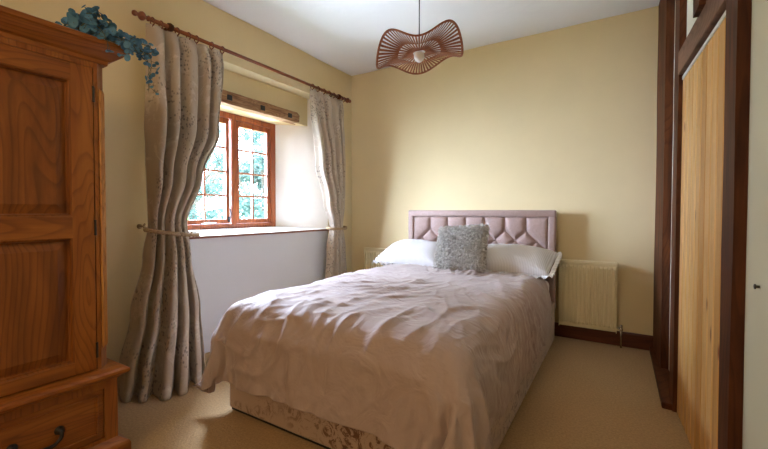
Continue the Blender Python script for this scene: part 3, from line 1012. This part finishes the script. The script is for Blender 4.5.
# ------------------------------------------------------------------ radiators
def radiator(x0, x1, label, valve_side):
    z0, z1 = .115, .690; y1 = D-.028; y0 = y1-.062
    r = thing('radiator', label, 'radiator', ((x0+x1)/2, y1, 0), 'cream panel radiators either side of the bed')
    bm = NB()
    n = max(3, int(round((x1-x0)/.0335))); w = (x1-x0-.02)/n
    prof = []
    for i in range(n):
        a = x0+.01+i*w
        prof += [(a, 0), (a+w*.30, 0), (a+w*.42, -.013), (a+w*.88, -.013)]
    prof.append((x1-.01, 0))
    yy = y0+.014
    cols = []
    for (x, d) in prof:
        col = []
        for z, k in ((z0+.012, 0), (z0+.035, 0), (z0+.055, 1), (z1-.06, 1), (z1-.04, 0), (z1-.012, 0)):
            col.append(bm.verts.new((x, yy+d*k, z)))
        cols.append(col)
    for a, b in zip(cols, cols[1:]):
        for j in range(5): bm.faces.new((a[j], b[j], b[j+1], a[j+1]))
    box(bm, x0+.006, x1-.006, yy+.0005, yy+.012, z0+.008, z1-.010, .003)
    box(bm, x0+.006, x1-.006, y1-.012, y1, z0+.008, z1-.010, .003)
    obj('panel', bm, M['rad'], r)
    bm = NB()
    box(bm, x0, x1, y0+.004, y0+.016, z1-.022, z1, .003); box(bm, x0, x1, y1-.008, y1, z1-.022, z1, .003)
    k = x0
    while k < x1-.006: box(bm, k, k+.006, y0+.01, y1-.004, z1-.008, z1-.003); k += .018
    obj('top_grille', bm, M['rad'], r)
    for a in (x0, x1-.006):
        bm = NB(); box(bm, a, a+.006, y0+.006, y1, z0, z1-.002, .002); obj('side_panel', bm, M['rad'], r)
    for x in (x0+.06, x1-.06):
        bm = NB(); box(bm, x-.015, x+.015, y1, D, z0+.1, z1-.1); obj('bracket', bm, M['rad'], r)
    s = 1 if valve_side > 0 else -1
    xe = x1 if s > 0 else x0
    bm = NB()
    tube(bm, [(xe-s*.004, y1-.035, .155), (xe+s*.03, y1-.035, .155)], .008, 10)
    tube(bm, [(xe+s*.03, y1-.035, .185), (xe+s*.03, y1-.035, .0)], .0075, 10)
    lathe(bm, (xe+s*.03, y1-.035, .135), (0, 0, 1), [(0, .008), (.002, .013), (.022, .013), (.026, .009), (.034, .011), (.05, .010), (.052, .001)], 12)
    obj('valve', bm, M['chrome'], r, True)
    return r
radiator(2.285, 2.716, 'cream ribbed panel radiator on the wall right of the bed', 1)
radiator(.235, .80, 'cream ribbed panel radiator on the wall left of the bed, beside the curtain', -1)

# ------------------------------------------------------------------ pendant lamp
PX, PY, PZ = 1.728, 2.0, 2.015
pd = thing('pendant_lamp', 'wavy brown rattan pendant lamp hanging from the ceiling', 'pendant lamp', (PX, PY, H))
va = math.atan2(0-PY, CX-PX)      # bearing from lamp
RR = .245
tilt = math.radians(6.5)
def shade(r, th):
    """th measured from the side that faces the bed foot; r 0..1"""
    k = r*r
    wav = .5*(1-math.cos(4*th))
    z = .085*wav*k*(1 if math.cos(th) > 0 else .55) - .012*k - .02*k*(1-math.cos(th))*.5
    z -= .022*k*math.sin(th)**8
    side = r*RR*math.sin(th)
    x = r*RR*math.cos(th)
    z += side*math.tan(tilt)
    # local x axis -> bearing va
    return Vector((PX + x*math.cos(va) - side*math.sin(va), PY + x*math.sin(va) + side*math.cos(va), PZ + z))
def rimtube(bm, r, rad, n=96):
    P = [shade(r, 2*PI*i/n) for i in range(n+1)]
    tube(bm, P, rad, 8)
sh = bpy.data.objects.new('lamp_shade', None)
bm = NB()
rimtube(bm, 1, .0055); rimtube(bm, .985, .004); rimtube(bm, .16, .004)
shd = obj('lamp_shade', bm, M['rattan'], pd, True)
bpy.data.objects.remove(sh)
bm = NB()
NS = 80
for i in range(NS):
    th = 2*PI*i/NS
    rr = .17 if i % 2 == 0 else .5
    n_ = 9
    va_, vb_ = [], []
    hw0 = .0019; 
    for j in range(n_+1):
        r = lerp(rr, 1, j/n_); hw = .0040/(r*RR+.02)*.5*(1.0)
        hw = .0046/(r*RR+.001)
        a_, b__ = shade(r, th-hw), shade(r, th+hw)
        va_.append((bm.verts.new(a_), bm.verts.new(a_+Vector((0, 0, .0016)))))
        vb_.append((bm.verts.new(b__), bm.verts.new(b__+Vector((0, 0, .0016)))))
    for j in range(n_):
        bm.faces.new((va_[j][0], vb_[j][0], vb_[j+1][0], va_[j+1][0]))
        bm.faces.new((va_[j][1], va_[j+1][1], vb_[j+1][1], vb_[j][1]))
        bm.faces.new((va_[j][0], va_[j+1][0], va_[j+1][1], va_[j][1]))
        bm.faces.new((vb_[j][0], vb_[j][1], vb_[j+1][1], vb_[j+1][0]))
obj('woven_ribs', bm, M['rattan'], shd, normals=False)
bm = NB(); tube(bm, [(PX, PY, H), (PX, PY, PZ+.085)], .0032, 8); obj('cord', bm, M['black'], pd)
bm = NB(); lathe(bm, (PX, PY, PZ+.02), (0, 0, 1), [(0, .019), (.03, .020), (.055, .018), (.07, .008), (.075, .003)], 16); obj('lamp_holder', bm, M['white'], pd, True)
bm = NB(); lathe(bm, (PX, PY, PZ-.055), (0, 0, 1), [(0, .001), (.003, .012), (.012, .023), (.025, .030), (.04, .031), (.055, .025), (.07, .015), (.08, .013)], 20); obj('bulb', bm, M['glass_bulb'], pd, True)
bm = NB(); lathe(bm, (PX, PY, H-.03), (0, 0, 1), [(0, .01), (.006, .035), (.03, .045)], 20); obj('ceiling_rose', bm, M['white'], pd, True)

# little nail on the near right wall
bm = NB(); lathe(bm, (3.068, 1.50, .885), (-1, 0, 0), [(0, .004), (.008, .004), (.009, .008), (.012, .007), (.013, .001)], 12)
tag(obj('wall_hook', bm, M['black']), 'tiny dark hook on the plaster wall right of the door', 'hook')

# ------------------------------------------------------------------ outside the window
GZ = -2.6
bm = NB(); box(bm, -40, -.55, -20, 45, GZ-.2, GZ)
tag(obj('lawn', bm, M['grass']), kind='structure')
def tree(name, label, cat, loc, h, cr, cz, n, leaf, mat, seed, branches=7):
    rr = random.Random(seed)
    t = thing(name, label, cat, loc)
    x, y, z = loc
    bm = NB()
    tube(bm, [(x, y, z), (x+.1, y, z+h*.3), (x-.05, y+.1, z+h*.6), (x, y, z+h*.85)], [h*.03, h*.025, h*.016, h*.006], 8)
    for k in range(branches):
        a = 2*PI*k/branches + rr.uniform(-.3, .3); b0 = z+h*rr.uniform(.3, .6)
        tube(bm, [(x, y, b0), (x+math.cos(a)*cr*.4, y+math.sin(a)*cr*.4, b0+h*.10), (x+math.cos(a)*cr*.8, y+math.sin(a)*cr*.8, b0+h*rr.uniform(.12, .3))], [h*.012, h*.008, h*.003], 6)
    obj('trunk', bm, M['bark'], t)
    bm = NB()
    clumps = []
    for k in range(34):
        a = rr.uniform(0, 2*PI); e = rr.uniform(-1, 1); r = rr.uniform(.3, 1)**.5
        clumps.append((Vector((x+cr*r*math.cos(a)*math.sqrt(1-e*e*.8), y+cr*r*math.sin(a)*math.sqrt(1-e*e*.8), z+cz+e*h*.36)), cr*rr.uniform(.14, .30)))
    for k in range(n):
        c_, s_ = clumps[k % len(clumps)]
        q = c_ + Vector((rr.gauss(0, 1), rr.gauss(0, 1), rr.gauss(0, .8)))*s_*.6
        if q.z < z+.03: q.z = z + rr.uniform(.03, .4)
        u = Vector((rr.uniform(-1, 1), rr.uniform(-1, 1), rr.uniform(-1, 1))).normalized()*leaf
        w = u.orthogonal().normalized()*leaf*.5
        vs_ = [bm.verts.new(q-u), bm.verts.new(q+w), bm.verts.new(q+u), bm.verts.new(q-w)]
        bm.faces.new(vs_)
    obj('foliage', bm, mat, t, normals=False)
    return t
tree('tree', 'large leafy tree outside seen through the right casement', 'tree', (-7.8, 9.3, GZ), 7.2, 1.7, 4.3, 8000, .085, M['tree'], 3)
tree('tree', 'leafy tree outside seen through the left casement', 'tree', (-14.8, 10.8, GZ), 9.0, 2.4, 4.4, 8000, .085, M['tree'], 5)
tree('shrub', 'bright green shrub low outside the right casement', 'shrub', (-4.5, 6.6, GZ), 3.4, .95, 2.0, 7000, .06, M['bush'], 8, 5)
tree('shrub', 'bright green shrub low outside the left casement', 'shrub', (-5.0, 4.4, GZ), 3.4, .95, 2.0, 7000, .06, M['bush'], 11, 5)

# ------------------------------------------------------------------ light
w = bpy.data.worlds.new('World'); bpy.context.scene.world = w; w.use_nodes = True
nt = w.node_tree
bg = nt.nodes['Background']; bg.inputs['Color'].default_value = (.66, .82, 1, 1); bg.inputs['Strength'].default_value = 8.5
def area(name, loc, rot, sx, sy, power, col, spread=180, portal=False):
    l = bpy.data.lights.new(name, 'AREA'); l.shape = 'RECTANGLE'; l.size = sx; l.size_y = sy
    l.energy = power; l.color = col; l.spread = math.radians(spread)
    if portal: l.cycles.is_portal = True
    o = bpy.data.objects.new(name, l); C.objects.link(o); o.location = loc; o.rotation_euler = rot
    return o
area('window_portal', (-.52, 2.3, 1.48), (0, -PI/2, 0), 1.1, 1.14, 1, (1, 1, 1), portal=True)
# daylight arriving steeply from the open sky above the garden
sky = area('garden_sky_light', (-3.2, 3.2, 4.2), (0, 0, 0), 2.0, 2.0, 1700, (.67, .77, 1.0))
dr_ = Vector((.3, 2.3, 1.3)) - sky.location
sky.rotation_euler = dr_.to_track_quat('-Z', 'Y').to_euler()
low = area('low_sky_light', (-3.6, -.3, 2.3), (0, 0, 0), 4.5, 3.0, 1900, (.66, .76, 1.0))
dr_ = Vector((-.2, 2.4, 1.5)) - low.location
low.rotation_euler = dr_.to_track_quat('-Z', 'Y').to_euler()
up_ = area('garden_bounce_light', (-3.4, 2.6, -.6), (0, 0, 0), 2.5, 2.0, 500, (.72, .80, 1.0))
dr_ = Vector((0, 2.3, 1.6)) - up_.location
up_.rotation_euler = dr_.to_track_quat('-Z', 'Y').to_euler()
# warm fill light added behind the photographer, no lamp stands there
area('warm_fill_light', (1.95, YB+.25, 2.1), (math.radians(75), 0, 0), .8, .8, 11, (1.0, .70, .40))

# ------------------------------------------------------------------ camera
f, yaw, pitch, roll, sy = 382.388533, .551110212, -.0218796544, .00123325, 4.47
cy, sn = math.cos(yaw), math.sin(yaw)
fwd = Vector((-sn, cy, 0)); right = Vector((cy, sn, 0)); up = Vector((0, 0, 1))
f2 = fwd*math.cos(pitch)+up*math.sin(pitch); u2 = up*math.cos(pitch)-fwd*math.sin(pitch)
r3 = right*math.cos(roll)+u2*math.sin(roll); u3 = u2*math.cos(roll)-right*math.sin(roll)
cam = bpy.data.cameras.new('Camera'); co = bpy.data.objects.new('Camera', cam); C.objects.link(co)
m = Matrix((r3, u3, -f2)).transposed().to_4x4(); m.translation = Vector((CX, 0, CZ)); co.matrix_world = m
cam.sensor_width = 36; cam.lens = f*36/768; cam.shift_y = -sy/768; cam.clip_start = .02
sc = bpy.context.scene; sc.camera = co
sc.view_settings.view_transform = 'Standard'; sc.view_settings.look = 'None'; sc.view_settings.gamma = 1
sc.view_settings.use_curve_mapping = False; sc.view_settings.exposure = 1.22
